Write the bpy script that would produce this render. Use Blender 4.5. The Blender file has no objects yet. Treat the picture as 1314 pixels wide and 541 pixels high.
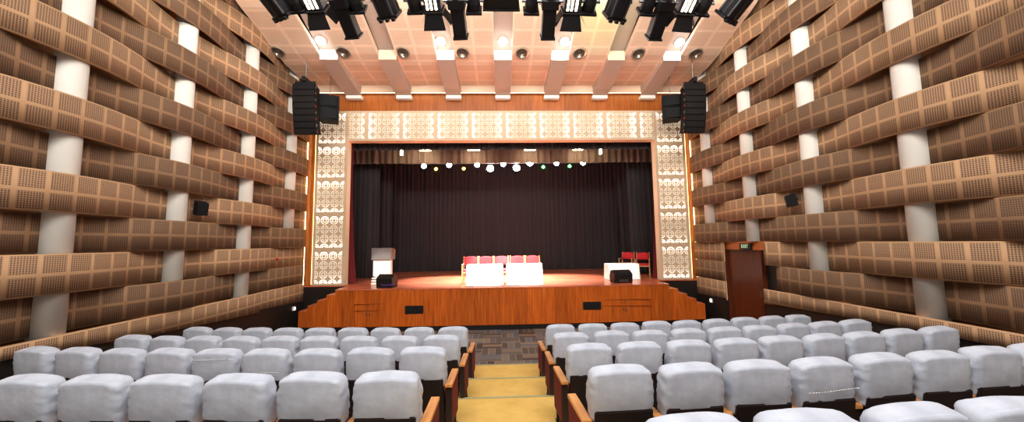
import bpy, bmesh, math, random
from mathutils import Vector, Matrix, noise
random.seed(7)
S = bpy.context.scene
COL = S.collection
PI = math.pi
pi2 = 2*PI

# ------------------------------------------------------------------ materials
class NT:
    """small helper to write procedural node materials"""
    def __init__(s, name):
        s.m = bpy.data.materials.new(name); s.m.use_nodes = True
        s.t = s.m.node_tree; s.n = s.t.nodes; s.b = s.n['Principled BSDF']; s.out = s.n['Material Output']
    def new(s, kind, **kw):
        n = s.n.new(kind)
        for k, v in kw.items(): setattr(n, k, v)
        return n
    def put(s, sock, v):
        if isinstance(v, bpy.types.NodeSocket): s.t.links.new(v, sock)
        elif isinstance(v, (tuple, list)) and len(v) == 3 and sock.type == 'RGBA': sock.default_value = (*v, 1)
        else: sock.default_value = v
    def math(s, op, a, b=0.0, c=0.0):
        n = s.new('ShaderNodeMath', operation=op)
        s.put(n.inputs[0], a); s.put(n.inputs[1], b); s.put(n.inputs[2], c)
        return n.outputs[0]
    def mix(s, f, a, b):
        n = s.new('ShaderNodeMix', data_type='RGBA')
        s.put(n.inputs[0], f); s.put(n.inputs[6], a); s.put(n.inputs[7], b)
        return n.outputs[2]
    def uv(s):
        x = s.new('ShaderNodeUVMap'); q = s.new('ShaderNodeSeparateXYZ'); s.t.links.new(x.outputs[0], q.inputs[0])
        return q.outputs[0], q.outputs[1], x.outputs[0]
    def obj(s, scale=(1, 1, 1)):
        x = s.new('ShaderNodeTexCoord'); mp = s.new('ShaderNodeMapping'); mp.inputs['Scale'].default_value = scale
        s.t.links.new(x.outputs['Object'], mp.inputs[0]); return mp.outputs[0]
    def noise(s, vec, scale=5, detail=3, rough=.5):
        n = s.new('ShaderNodeTexNoise'); s.put(n.inputs['Vector'], vec)
        n.inputs['Scale'].default_value = scale; n.inputs['Detail'].default_value = detail; n.inputs['Roughness'].default_value = rough
        return n.outputs[0]
    def ramp(s, f, *stops):
        n = s.new('ShaderNodeValToRGB'); e = n.color_ramp.elements
        while len(e) < len(stops): e.new(.5)
        for k, (p, c) in enumerate(stops): e[k].position = p; e[k].color = (*c, 1)
        s.put(n.inputs[0], f); return n.outputs[0]
    def bump(s, h, strength=.3, dist=.01):
        n = s.new('ShaderNodeBump'); n.inputs['Strength'].default_value = strength; n.inputs['Distance'].default_value = dist
        s.put(n.inputs['Height'], h); s.t.links.new(n.outputs[0], s.b.inputs['Normal'])
    def set(s, color=None, rough=.6, metal=0., spec=.4, emit=None, es=0., sheen=0.):
        if color is not None: s.put(s.b.inputs['Base Color'], color)
        s.put(s.b.inputs['Roughness'], rough); s.b.inputs['Metallic'].default_value = metal
        s.b.inputs['Specular IOR Level'].default_value = spec
        if emit is not None:
            s.put(s.b.inputs['Emission Color'], emit); s.b.inputs['Emission Strength'].default_value = es
        if sheen: s.b.inputs['Sheen Weight'].default_value = sheen
        return s.m

def srgb(r, g, b):
    f = lambda v: (v/255/12.92) if v/255 <= .04045 else ((v/255+.055)/1.055)**2.4
    return (f(r), f(g), f(b))
def plain(name, c, rough=.6, metal=0., spec=.4, var=.12, vs=6., sheen=0.):
    t = NT(name); v = t.noise(t.obj(), vs, 3)
    d = tuple(x*(1-var) for x in c); l = tuple(min(1, x*(1+var)) for x in c)
    return t.set(t.mix(v, d, l), rough, metal, spec, sheen=sheen)
def glow(name, c, s):
    t = NT(name); return t.set((.8, .8, .8), .5, emit=c, es=s)

def perforated(name, frame, cell, hole, pu, pv, mg, hp, hd=.55, rough=.7, spec=.25):
    """frame grid with perforated cells; UV is in metres"""
    t = NT(name); u, v, vec = t.uv()
    def band(c, p, m):
        f = t.math('FRACT', t.math('DIVIDE', c, p)); m = m/p
        return t.math('MULTIPLY', t.math('GREATER_THAN', f, m), t.math('LESS_THAN', f, 1-m))
    cm = t.math('MULTIPLY', band(u, pu, mg), band(v, pv, mg))
    h = t.math('MULTIPLY', t.math('LESS_THAN', t.math('FRACT', t.math('DIVIDE', u, hp)), hd),
               t.math('LESS_THAN', t.math('FRACT', t.math('DIVIDE', v, hp)), hd+.12))
    n = t.noise(vec, 1.3, 4)
    c = t.mix(cm, frame, t.mix(h, cell, hole))
    dk = t.mix(n, (.82, .80, .78), (1.1, 1.08, 1.06))
    mx = t.new('ShaderNodeMix', data_type='RGBA', blend_type='MULTIPLY'); mx.inputs[0].default_value = 1
    t.put(mx.inputs[6], c); t.put(mx.inputs[7], dk)
    t.bump(t.math('SUBTRACT', 1, t.math('MULTIPLY', cm, h)), .35, .004)
    return t.set(mx.outputs[2], rough, spec=spec)

def wood(name, c1, c2, c3, axis='z', plank=.35, rough=.35, spec=.4, grain=1.):
    t = NT(name)
    sc = {'z': (1, 1, .05), 'x': (.05, 1, 1), 'y': (1, .05, 1)}[axis]
    g = t.noise(t.obj(sc), 26*grain, 5, .6)
    base = t.ramp(g, (.3, c1), (.55, c2), (.75, c3))
    x = t.new('ShaderNodeTexCoord'); q = t.new('ShaderNodeSeparateXYZ'); t.t.links.new(x.outputs['Object'], q.inputs[0])
    a = q.outputs[1] if axis == 'x' else q.outputs[0]
    idx = t.math('FLOOR', t.math('DIVIDE', a, plank))
    w = t.new('ShaderNodeTexWhiteNoise', noise_dimensions='1D'); t.put(w.inputs['W'], idx)
    tone = t.math('ADD', .82, t.math('MULTIPLY', w.outputs[0], .34))
    seam = t.math('GREATER_THAN', t.math('FRACT', t.math('DIVIDE', a, plank)), .02)
    tone = t.math('MULTIPLY', tone, t.math('ADD', .7, t.math('MULTIPLY', seam, .3)))
    mx = t.new('ShaderNodeVectorMath', operation='SCALE'); t.put(mx.inputs[0], base); t.put(mx.inputs['Scale'], tone)
    return t.set(mx.outputs[0], rough, spec=spec)

M = {}
M['band_light'] = perforated('light_acoustic', srgb(192, 155, 118), srgb(172, 138, 107), srgb(96, 74, 60), .335, .305, .026, .030)
M['band_dark'] = perforated('dark_acoustic', srgb(150, 118, 89), srgb(130, 102, 79), srgb(82, 64, 51), .335, .305, .026, .030)
M['edge_light'] = plain('light_board_edge', srgb(205, 160, 122), .6)
M['edge_dark'] = plain('dark_board_edge', srgb(142, 106, 80), .6)
M['wallback'] = plain('ochre_wall', srgb(178, 122, 80), .8)
M['column'] = plain('white_plaster', srgb(232, 230, 222), .7, var=.03, vs=2)
M['matte'] = plain('matte_black', srgb(15, 15, 18), .7, spec=.2, var=.2)
M['black'] = plain('black_paint', srgb(22, 20, 20), .45, var=.2)
M['blackwall'] = plain('black_base_panel', srgb(34, 29, 27), .35, var=.2, vs=2)
M['ceil'] = perforated('ceiling_perforated', srgb(230, 204, 180), srgb(226, 200, 176), srgb(188, 160, 138), .62, .59, .045, .034, .5, .75)
M['ceil_plain'] = plain('ceiling_plain', srgb(228, 198, 172), .75, var=.03)
M['beam'] = plain('grey_beam', srgb(172, 152, 138), .7, var=.04)
M['white'] = plain('white_paint', srgb(236, 232, 226), .6, var=.03)
M['dark_void'] = plain('dark_ceiling', srgb(70, 56, 46), .9)
M['stage_front'] = wood('orange_veneer', srgb(150, 66, 16), srgb(192, 92, 28), srgb(208, 112, 42), 'z', .42, .32)
M['deck'] = wood('stage_boards', srgb(176, 84, 54), srgb(206, 112, 78), srgb(222, 140, 104), 'x', .14, .26, .5)
M['frieze'] = wood('frieze_veneer', srgb(132, 68, 24), srgb(166, 90, 34), srgb(184, 108, 48), 'z', .6, .35)
M['door'] = wood('dark_door_veneer', srgb(62, 26, 14), srgb(84, 38, 20), srgb(100, 48, 26), 'z', .45, .3)
M['lintel'] = wood('lintel_veneer', srgb(140, 70, 28), srgb(172, 92, 40), srgb(184, 104, 52), 'y', 3., .4)
M['oak'] = wood('oak_arm', srgb(176, 112, 54), srgb(206, 142, 76), srgb(220, 160, 94), 'y', .4, .4)
M['beech'] = wood('pale_beech', srgb(200, 150, 96), srgb(224, 178, 124), srgb(232, 192, 142), 'z', .5, .4)
M['velvet'] = plain('black_velvet', srgb(41, 37, 41), .85, var=.15, sheen=.25)
M['greyvelvet'] = plain('grey_brown_drape', srgb(134, 116, 106), .9, var=.12)
M['redvelvet'] = plain('red_velvet', srgb(112, 8, 14), .75, var=.2, sheen=.2)
M['redfabric'] = plain('red_upholstery', srgb(150, 24, 30), .85, var=.15, vs=30)
M['redpad'] = plain('red_pad', srgb(205, 44, 52), .8, var=.1, vs=30)
M['seatred'] = plain('dark_red_upholstery', srgb(104, 14, 20), .85, var=.2, vs=30)
M['shell'] = plain('dark_seat_shell', srgb(34, 24, 22), .5, var=.2)
M['steel'] = plain('grey_steel', srgb(150, 150, 152), .35, .9)
M['darksteel'] = plain('dark_bluish_steel', srgb(84, 86, 98), .35, .8)
M['chrome'] = plain('brushed_metal', srgb(196, 186, 172), .3, .85)
M['fixture'] = plain('black_fixture', srgb(30, 29, 32), .38, .3, var=.2)
M['fixture2'] = plain('black_gloss_rib', srgb(66, 66, 70), .3, .4)
M['grey'] = plain('grey_laminate', srgb(128, 122, 122), .5)
M['red'] = plain('red_plastic', srgb(190, 24, 24), .4)
M['whitecloth'] = plain('white_tablecloth', srgb(244, 240, 236), .8, var=.02)
M['tube'] = glow('lit_tube', (1.0, .97, .9), 6)
M['led_warm'] = glow('warm_led', (1.0, .80, .42), 9)
M['led_amber'] = glow('amber_led', (1.0, .62, .2), 5)
M['led_cove'] = glow('cove_led', (1.0, .93, .62), 6)
M['lamp_white'] = glow('lit_white_lens', (.93, .97, 1.0), 60)
M['lamp_big'] = glow('lit_white_lens_big', (.9, .97, 1.0), 90)
M['lamp_amber'] = glow('lit_amber_lens', (1.0, .45, .04), 20)
M['lamp_green'] = glow('lit_green_lens', (.05, 1.0, .12), 20)
M['lamp_warm'] = glow('lit_warm_lens', (1.0, .78, .45), 22)
M['exit_green'] = glow('exit_letters', (.1, .75, .2), .5)
M['led_dot'] = glow('white_marker_lens', (1, .97, .9), 3)
M['purple'] = plain('purple_mark', srgb(104, 70, 150), .5)
def painted_glow():
    t = NT('painted_glow_diffuser'); u, v, _ = t.uv()
    d = t.math('ABSOLUTE', t.math('SUBTRACT', t.math('FRACT', t.math('ADD', t.math('DIVIDE', u, 1.225), .5)), .5))   # 0 at a strip light
    e = t.math('ADD', .42, t.math('MULTIPLY', 2.6, t.math('EXPONENT', t.math('MULTIPLY', t.math('MULTIPLY', d, d), -42.))))  # brightening towards each strip is painted into the emission
    n = t.noise(t.obj(), .9, 1); e = t.math('MULTIPLY', e, t.math('ADD', .35, t.math('MULTIPLY', n, 1.3)))
    m = t.set((.7, .68, .62), .6, emit=(1.0, .96, .86), es=1.); t.put(t.b.inputs['Emission Strength'], e); return m
M['diffuser'] = painted_glow()
M['lightbox'] = plain('white_lightbox', srgb(240, 222, 190), .8, var=.02)
M['opal'] = plain('opal_white', srgb(250, 246, 240), .4, var=.01)

def cloth():
    t = NT('white_seat_cover'); o = t.obj()
    n1 = t.noise(o, 7, 4, .55); n2 = t.noise(o, 90, 2)
    c = t.ramp(n1, (.3, srgb(168, 175, 189)), (.7, srgb(190, 197, 210)))
    t.bump(t.math('ADD', n1, t.math('MULTIPLY', n2, .03)), .22, .02)
    return t.set(c, .8, spec=.2, sheen=.1)
M['cover'] = cloth()
M['stitch'] = plain('stitching', srgb(240, 240, 240), .8)

def carpet_tiles():
    t = NT('basket_weave_carpet'); x = t.new('ShaderNodeTexCoord'); q = t.new('ShaderNodeSeparateXYZ'); t.t.links.new(x.outputs['Object'], q.inputs[0])
    T = .5
    X = t.math('DIVIDE', q.outputs[0], T); Y = t.math('DIVIDE', q.outputs[1], T)
    ch = t.math('GREATER_THAN', t.math('FRACT', t.math('MULTIPLY', t.math('ADD', t.math('FLOOR', X), t.math('FLOOR', Y)), .5)), .25)
    st = t.math('ADD', t.math('MULTIPLY', ch, X), t.math('MULTIPLY', t.math('SUBTRACT', 1, ch), Y))
    cv = t.new('ShaderNodeCombineXYZ'); t.put(cv.inputs[0], t.math('FLOOR', X)); t.put(cv.inputs[1], t.math('FLOOR', Y)); t.put(cv.inputs[2], t.math('FLOOR', t.math('MULTIPLY', st, 3)))
    w = t.new('ShaderNodeTexWhiteNoise', noise_dimensions='3D'); t.put(w.inputs[0], cv.outputs[0])
    c = t.ramp(w.outputs[0], (0, srgb(66, 56, 54)), (.3, srgb(92, 80, 72)), (.55, srgb(84, 88, 96)), (.8, srgb(124, 98, 72)), (1, srgb(104, 100, 98)))
    ln = t.math('GREATER_THAN', t.math('FRACT', t.math('MULTIPLY', st, 3)), .06)
    c2 = t.mix(ln, srgb(150, 130, 108), c)
    return t.set(c2, .9, spec=.1)
M['tiles'] = carpet_tiles()
def yellow():
    t = NT('mustard_carpet'); o = t.obj(); n = t.noise(o, 3.5, 5, .65); f = t.noise(o, 120, 2)
    c = t.mix(f, t.ramp(n, (.3, srgb(188, 150, 74)), (.7, srgb(222, 186, 108))), srgb(208, 170, 94))
    t.bump(f, .3, .005); return t.set(c, .95, spec=.1)
M['yellow'] = yellow()
M['nosing'] = plain('step_nosing', srgb(150, 150, 112), .6)
M['darkfloor'] = plain('dark_carpet', srgb(52, 44, 40), .95, var=.2, vs=20)

def fretwork():
    """cream panel with quarter-circle cut-outs grouped in blocks; UV in metres (u along, v across)"""
    t = NT('fretwork_panel'); u, v, vec = t.uv(); P, C = 1.225, .157
    uu = t.math('SUBTRACT', t.math('MULTIPLY', t.math('FRACT', t.math('DIVIDE', u, P)), P), .062)
    vv = t.math('SUBTRACT', v, .075)
    ins = lambda c, n: t.math('MULTIPLY', t.math('GREATER_THAN', c, 0.), t.math('LESS_THAN', c, n*C))
    inside = t.math('MULTIPLY', ins(uu, 7), ins(vv, 6))
    a = t.math('DIVIDE', uu, C); b = t.math('DIVIDE', vv, C)
    fa, fb = t.math('FRACT', a), t.math('FRACT', b)
    ia = t.math('GREATER_THAN', t.math('FRACT', t.math('MULTIPLY', t.math('FLOOR', a), .5)), .25)
    ib = t.math('GREATER_THAN', t.math('FRACT', t.math('MULTIPLY', t.math('FLOOR', b), .5)), .25)
    # flip so that arcs swing round alternate corners
    ga = t.math('ABSOLUTE', t.math('SUBTRACT', ia, fa)); gb = t.math('ABSOLUTE', t.math('SUBTRACT', ib, fb))
    r = t.math('SQRT', t.math('ADD', t.math('MULTIPLY', ga, ga), t.math('MULTIPLY', gb, gb)))
    arcs = t.math('LESS_THAN', t.math('FRACT', t.math('ADD', t.math('MULTIPLY', r, 2.5), .22)), .44)
    rng = t.math('MULTIPLY', t.math('LESS_THAN', r, .93), t.math('GREATER_THAN', r, .2))
    web = t.math('MULTIPLY', t.math('GREATER_THAN', t.math('MINIMUM', fa, fb), .07), t.math('LESS_THAN', t.math('MAXIMUM', fa, fb), .93))
    hole = t.math('MULTIPLY', t.math('MULTIPLY', inside, web), t.math('MULTIPLY', arcs, rng))
    t.set(srgb(214, 188, 158), .6, spec=.2)
    tr = t.new('ShaderNodeBsdfTransparent'); ms = t.new('ShaderNodeMixShader')
    t.put(ms.inputs[0], hole); t.t.links.new(t.b.outputs[0], ms.inputs[1]); t.t.links.new(tr.outputs[0], ms.inputs[2])
    t.t.links.new(ms.outputs[0], t.out.inputs[0]); return t.m
M['fret'] = fretwork()

# ------------------------------------------------------------------ mesh helpers
def link(name, me, parent=None, loc=None, rot=None):
    o = bpy.data.objects.new(name, me); COL.objects.link(o)
    if parent: o.parent = parent
    if loc: o.location = loc
    if rot: o.rotation_euler = rot
    return o
def mesh_of(bm, name, mats, smooth=False):
    me = bpy.data.meshes.new(name); bm.normal_update(); bm.to_mesh(me); bm.free()
    for m in (mats if isinstance(mats, (list, tuple)) else [mats]): me.materials.append(m)
    if smooth:
        for p in me.polygons: p.use_smooth = True
    return me
def obj(name, bm, mats, parent=None, loc=None, rot=None, smooth=False):
    return link(name, mesh_of(bm, name, mats, smooth), parent, loc, rot)
def box(bm, x0, x1, y0, y1, z0, z1, mi=0, bev=0.):
    r = bmesh.ops.create_cube(bm, size=1)['verts']
    for v in r: v.co = Vector(((x0+x1)/2+v.co.x*(x1-x0), (y0+y1)/2+v.co.y*(y1-y0), (z0+z1)/2+v.co.z*(z1-z0)))
    fs = {f for v in r for f in v.link_faces}
    for f in fs: f.material_index = mi
    if bev:
        es = list({e for v in r for e in v.link_edges})
        bmesh.ops.bevel(bm, geom=es, offset=bev, segments=2, profile=.5, affect='EDGES')
    return r
def B(*a, **k):
    bm = bmesh.new(); box(bm, *a, **k); return bm
def tube(bm, p0, p1, r0, r1=None, n=14, mi=0, cap=True):
    p0, p1 = Vector(p0), Vector(p1); d = p1-p0; r1 = r0 if r1 is None else r1
    mat = Matrix.Translation((p0+p1)/2) @ d.to_track_quat('Z', 'Y').to_matrix().to_4x4()
    r = bmesh.ops.create_cone(bm, cap_ends=cap, segments=n, radius1=r0, radius2=r1, depth=d.length, matrix=mat)['verts']
    for f in {f for v in r for f in v.link_faces}: f.material_index = mi
    return r
def T(*a, **k):
    bm = bmesh.new(); tube(bm, *a, **k); return bm
def prism(bm, pts, axis, a0, a1, mi=0):
    """closed outline pts (2D) extruded along axis from a0 to a1"""
    def P(p, a): return {'x': (a, p[0], p[1]), 'y': (p[0], a, p[1]), 'z': (p[0], p[1], a)}[axis]
    A = [bm.verts.new(P(p, a0)) for p in pts]; Bv = [bm.verts.new(P(p, a1)) for p in pts]; n = len(pts)
    fs = [bm.faces.new(A), bm.faces.new(Bv[::-1])]
    for i in range(n): fs.append(bm.faces.new((A[i], Bv[i], Bv[(i+1) % n], A[(i+1) % n])))
    for f in fs: f.material_index = mi
    bmesh.ops.recalc_face_normals(bm, faces=fs)
def tag(o, label, cat, group=None, kind=None):
    o['label'] = label; o['category'] = cat
    if group: o['group'] = group
    if kind: o['kind'] = kind
    return o
def thing(name, label, cat, loc=(0, 0, 0), rz=0., group=None, rot=None):
    o = bpy.data.objects.new(name, None); COL.objects.link(o); o.location = loc
    o.rotation_euler = rot if rot else (0, 0, rz); o.empty_display_size = .1
    return tag(o, label, cat, group)
def struct(name, bm, mats, label=None, cat=None, smooth=False):
    o = obj(name, bm, mats, smooth=smooth); o['kind'] = 'structure'
    if label: o['label'] = label; o['category'] = cat
    return o
ORD = ['zeroth', 'first', 'second', 'third', 'fourth', 'fifth', 'sixth', 'seventh', 'eighth', 'ninth', 'tenth', 'eleventh', 'twelfth', 'thirteenth', 'fourteenth']

# ------------------------------------------------------------------ camera
cd = bpy.data.cameras.new('camera'); cam = bpy.data.objects.new('camera', cd); COL.objects.link(cam); S.camera = cam
F_PX = 462.; cd.sensor_fit = 'HORIZONTAL'; cd.sensor_width = 36; cd.lens = 36*F_PX/1314; cd.clip_start = .05
yaw, pit, rol = math.radians(1.9), math.atan(40/462), math.radians(.78)
fw = Vector((math.sin(yaw)*math.cos(pit), math.cos(yaw)*math.cos(pit), math.sin(pit)))
r0 = Vector((math.cos(yaw), -math.sin(yaw), 0)); u0 = r0.cross(fw)
R = r0*math.cos(rol)-u0*math.sin(rol); U = u0*math.cos(rol)+r0*math.sin(rol)
mw = Matrix((R, U, -fw)).transposed().to_4x4(); mw.translation = (0, 0, 2.55); cam.matrix_world = mw

# ------------------------------------------------------------------ setting: floors
XC = .06                                   # middle of the aisle
ZF = -.15                                  # flat floor before the stage
EDGE = [7.49, 6.36, 5.25, 4.10, 2.95, 1.80]     # front edge of each seating step, front row first
zrow = lambda k: .09+.145*(4-k)            # k = 4 is the front row
CURV = .0135
cy = lambda x: CURV*(x-XC)**2
bm = bmesh.new()
prof = [(11.45, ZF), (EDGE[0], ZF)]
for i, e in enumerate(EDGE):
    prof.append((e, .09+.145*i))
    prof.append((EDGE[i+1] if i+1 < len(EDGE) else -2.5, .09+.145*i))
xs = [-7.2+i*14.6/40 for i in range(41)]
rows_v = []
for j, (y, z) in enumerate(prof):
    rows_v.append([bm.verts.new((x, y+(cy(x) if 0 < j < len(prof)-1 else (.55 if j == 0 else 0)), z)) for x in xs])
for j in range(len(prof)-1):
    for i in range(40):
        f = bm.faces.new((rows_v[j][i], rows_v[j][i+1], rows_v[j+1][i+1], rows_v[j+1][i])); f.material_index = 0 if j == 0 else 1
bmesh.ops.recalc_face_normals(bm, faces=bm.faces)
for f in bm.faces:
    if f.normal.z < -.1: f.normal_flip()
struct('floor', bm, [M['tiles'], M['darkfloor']], 'floor of patterned carpet before the stage and dark seating steps', 'floor')
# side strips of floor beside the stage, down to the proscenium
bm = bmesh.new(); box(bm, -7.2, 7.4, 11.2, 12.8, ZF-.1, ZF-.01)
struct('floor_front', bm, M['darkfloor'], 'dark strip of floor around the foot of the stage', 'floor')

t = thing('aisle_runner', 'mustard yellow carpet runner down the stepped centre aisle', 'carpet')
for i, e in enumerate(EDGE):
    z = .09+.145*i; e1 = EDGE[i+1] if i+1 < len(EDGE) else .2
    bm = bmesh.new(); box(bm, -.66, .79, e1, e, z+.001, z+.012); box(bm, -.66, .79, e, e+.008, z-(.145 if i else .24), z+.012)
    obj('tread', bm, M['yellow'], t)
    obj('nosing', B(-.66, .79, e-.03, e+.012, z+.012, z+.019), M['nosing'], t)

# ------------------------------------------------------------------ side walls
ZB = [1.255+.61*k for k in range(-1, 13)]        # lower edges of the bands
COLY = [5.78, 7.79, 9.80, 11.79]
WALL = {'left': (-6.85, -1), 'right': (7.05, 1)}
def zbase(y, side):
    if side == 'left': pts = [(3, 1.1), (5.3, 1.07), (7.3, .885), (9.2, .775), (12.9, .59)]
    else: pts = [(3, 1.05), (6.2, 1.02), (8.8, .915), (11, .69), (12.9, .60)]
    for (a, za), (b, zb) in zip(pts, pts[1:]):
        if y <= b: return za+(zb-za)*(y-a)/(b-a)
    return pts[-1][1]
def band_off(y, light, k):
    if k == 0: return .20 if y < 9.8 else max(.09, .20-.11*(y-9.8))
    a = math.cos(PI*(y-5.78)/2.01)*(1 if light else -1)
    a = math.copysign(abs(a)**.85, a)*.128
    if k <= 2 and y > 10.8: a = 0.
    return .092+a
for side, (xc, sg) in WALL.items():
    bm = bmesh.new()
    x0, x1 = sorted((xc+sg*.34, xc+sg*.5)); box(bm, x0, x1, -2.5, 13.1, ZF-.2, 10.)
    struct('wall_'+side, bm, M['wallback'], 'ochre %s side wall behind the woven bands' % side, 'wall')
    # black base with a raking upper edge
    segs = [(2.0, 13.0)] if side == 'left' else [(2.0, 9.35), (11.08, 13.0)]
    for n, (a, b) in enumerate(segs):
        bm = bmesh.new(); N = 24; ys = [a+(b-a)*i/N for i in range(N+1)]
        x0, x1 = sorted((xc-sg*.155, xc+sg*.34))
        outl = [(y, zbase(y, side)+.06) for y in ys]+[(b, ZF-.1), (a, ZF-.1)]
        prism(bm, outl, 'x', x0, x1)
        struct('baseboard_'+side, bm, M['blackwall'], 'black base %s the %s wall' % (('along', side) if len(segs) == 1 else (('beside the seats of', side) if n == 0 else ('between door and stage on', side))), 'baseboard')
    for k, zb in enumerate(ZB):
        light = k % 2 == 0; flat = k <= 2
        spans = [(2.6, 12.85 if light else 12.6)]
        if k <= 2: spans = [(2.6, 12.85)]
        if side == 'right' and k <= 2: spans = [(2.6, [9.30, 9.02, 9.22][k]), (11.06, 12.85)]
        for n, (a, b) in enumerate(spans):
            bm = bmesh.new(); uvl = bm.loops.layers.uv.new('UVMap'); N = max(8, int((b-a)*9))
            ring = []
            for i in range(N+1):
                y = a+(b-a)*i/N; of = band_off(y, light, k)
                xi = xc-sg*of                      # inward when of > 0
                lo = zbase(y, side) if k == 0 else zb+.004
                hi = zb+.606
                ring.append([bm.verts.new(p) for p in ((xi-sg*.022, y, lo), (xi-sg*.022, y, hi), (xi+sg*.022, y, hi), (xi+sg*.022, y, lo))])
            for i in range(N):
                for q in range(4):
                    f = bm.faces.new((ring[i][q], ring[i+1][q], ring[i+1][(q+1) % 4], ring[i][(q+1) % 4]))
                    f.material_index = 0 if q in (0, 2) else 1
                    for lp in f.loops: lp[uvl].uv = (lp.vert.co.y-5.78+.335*30, lp.vert.co.z-zb if k else lp.vert.co.z-zb+.61)
            for rr in (ring[0], ring[-1]): bm.faces.new(rr).material_index = 1
            bmesh.ops.recalc_face_normals(bm, faces=bm.faces)
            tone = 'light tan' if light else 'dark brown'; h = ORD[k+1]
            lab = '%s acoustic band on %s wall, %s from bottom' % (tone, side, h)
            if len(spans) == 2: lab += (', between door and stage' if n else ', seat side of door')
            o = obj('acoustic_band', bm, [M['band_light' if light else 'band_dark'], M['edge_light' if light else 'edge_dark']])
            for p in o.data.polygons: p.use_smooth = p.material_index == 0
            tag(o, lab, 'acoustic panel', 'woven acoustic bands on the %s wall' % side)
    for n, y in enumerate(COLY):
        bm = bmesh.new(); z0 = zbase(y, side)+.06 if n < 3 else 2.47
        if side == 'right' and n == 2: z0 = 2.48
        tube(bm, (xc, y, z0), (xc, y, 8.7), .19, n=40)
        o = obj('column', bm, M['column'])
        for p in o.data.polygons: p.use_smooth = abs(p.normal.z) < .5
        tag(o, 'round white column threaded through the %s wall bands, %s from the stage' % (side, ORD[4-n]), 'column', 'white wall columns', 'structure')

# ------------------------------------------------------------------ door on the right wall
bm = bmesh.new(); box(bm, 7.06, 7.12, 9.58, 11.03, ZF, 2.225, bev=.004)
d = struct('door_1', bm, M['door'], 'dark brown veneered door in the right wall', 'door')
obj('door_frame', (lambda b: (box(b, 7.0, 7.16, 11.03, 11.06, ZF, 2.24), box(b, 7.0, 7.16, 9.54, 9.58, ZF, 2.24), box(b, 7.0, 7.16, 9.54, 11.06, 2.225, 2.245)) and b)(bmesh.new()), M['door'], d)
obj('handle', T((7.03, 9.66, .95), (7.03, 9.66, 1.15), .012), M['steel'], d)
obj('jamb', B(7.13, 7.3, 9.1, 9.56, ZF, 2.48), M['black'], d)
struct('trim_1', B(7.03, 7.2, 9.26, 11.06, 2.245, 2.48), M['lintel'], 'reddish wood lintel board above the door', 'trim')
t = thing('exit_sign', 'small dark exit sign with green letters above the door', 'sign', (6.99, 10.1, 2.34))
obj('sign_box', B(-.03, .035, -.23, .23, -.085, .085, bev=.006), M['black'], t)
fc = bpy.data.curves.new('letters', 'FONT'); fc.body = 'EXIT'; fc.size = .14; fc.align_x = 'CENTER'; fc.align_y = 'CENTER'; fc.extrude = .002
fc.materials.append(M['exit_green'])
fo = bpy.data.objects.new('letters_source', fc); COL.objects.link(fo)
me = bpy.data.meshes.new_from_object(fo.evaluated_get(bpy.context.evaluated_depsgraph_get())); bpy.data.objects.remove(fo)
link('letters', me, t, (-.034, 0, 0), (PI/2, 0, -PI/2))

# ------------------------------------------------------------------ things on the side walls
def wall_speaker(loc, sg, label):
    t = thing('wall_speaker', label, 'speaker', loc, 0, 'small wall speakers')
    bm = bmesh.new(); prism(bm, [(-.10, -.13), (.09, -.17), (.13, .10), (-.05, .17)], 'y', -.10, .10)
    bmesh.ops.rotate(bm, verts=bm.verts, cent=(0, 0, 0), matrix=Matrix.Rotation(.5*sg, 3, 'Z'))
    if sg > 0: bmesh.ops.scale(bm, vec=(-1, 1, 1), verts=bm.verts); bmesh.ops.reverse_faces(bm, faces=bm.faces)
    obj('cabinet', bm, M['matte'], t)
    obj('bracket', T((0, 0, .02), (.3*sg, .05, .02), .02), M['black'], t)
wall_speaker((-6.68, 8.22, 3.40), -1, 'small black speaker on the left wall beside the second column')
wall_speaker((6.88, 8.22, 3.45), 1, 'small black speaker on the right wall beside a column')
for loc, sg, lab in (((-6.78, 11.15, 2.13), -1, 'small red fire alarm call point on left wall'), ((7.0, 11.95, 1.98), 1, 'small red fire alarm call point on right wall near door')):
    t = thing('fire_call_point', lab, 'alarm', loc, 0, 'fire call points')
    obj('case', B(-.05, .05, -.05, .05, -.05, .05, bev=.008), M['red'], t)
    obj('sounder', T((-sg*.05, 0, 0), (-sg*.085, 0, 0), .03), M['red'], t)
for loc, lab in (((-6.68, 12.05, .515), 'small lit marker light in the black base of left wall'), ((6.90, 11.8, .56), 'small lit marker light in the black base of right wall')):
    t = thing('marker_light', lab, 'light', loc, 0, 'marker lights')
    obj('plate', B(-.03, .03, -.055, .055, -.06, .06), M['white'], t)
    obj('lens', B(-.035, .035, -.04, .04, -.045, .045), M['led_dot'], t)

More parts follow.
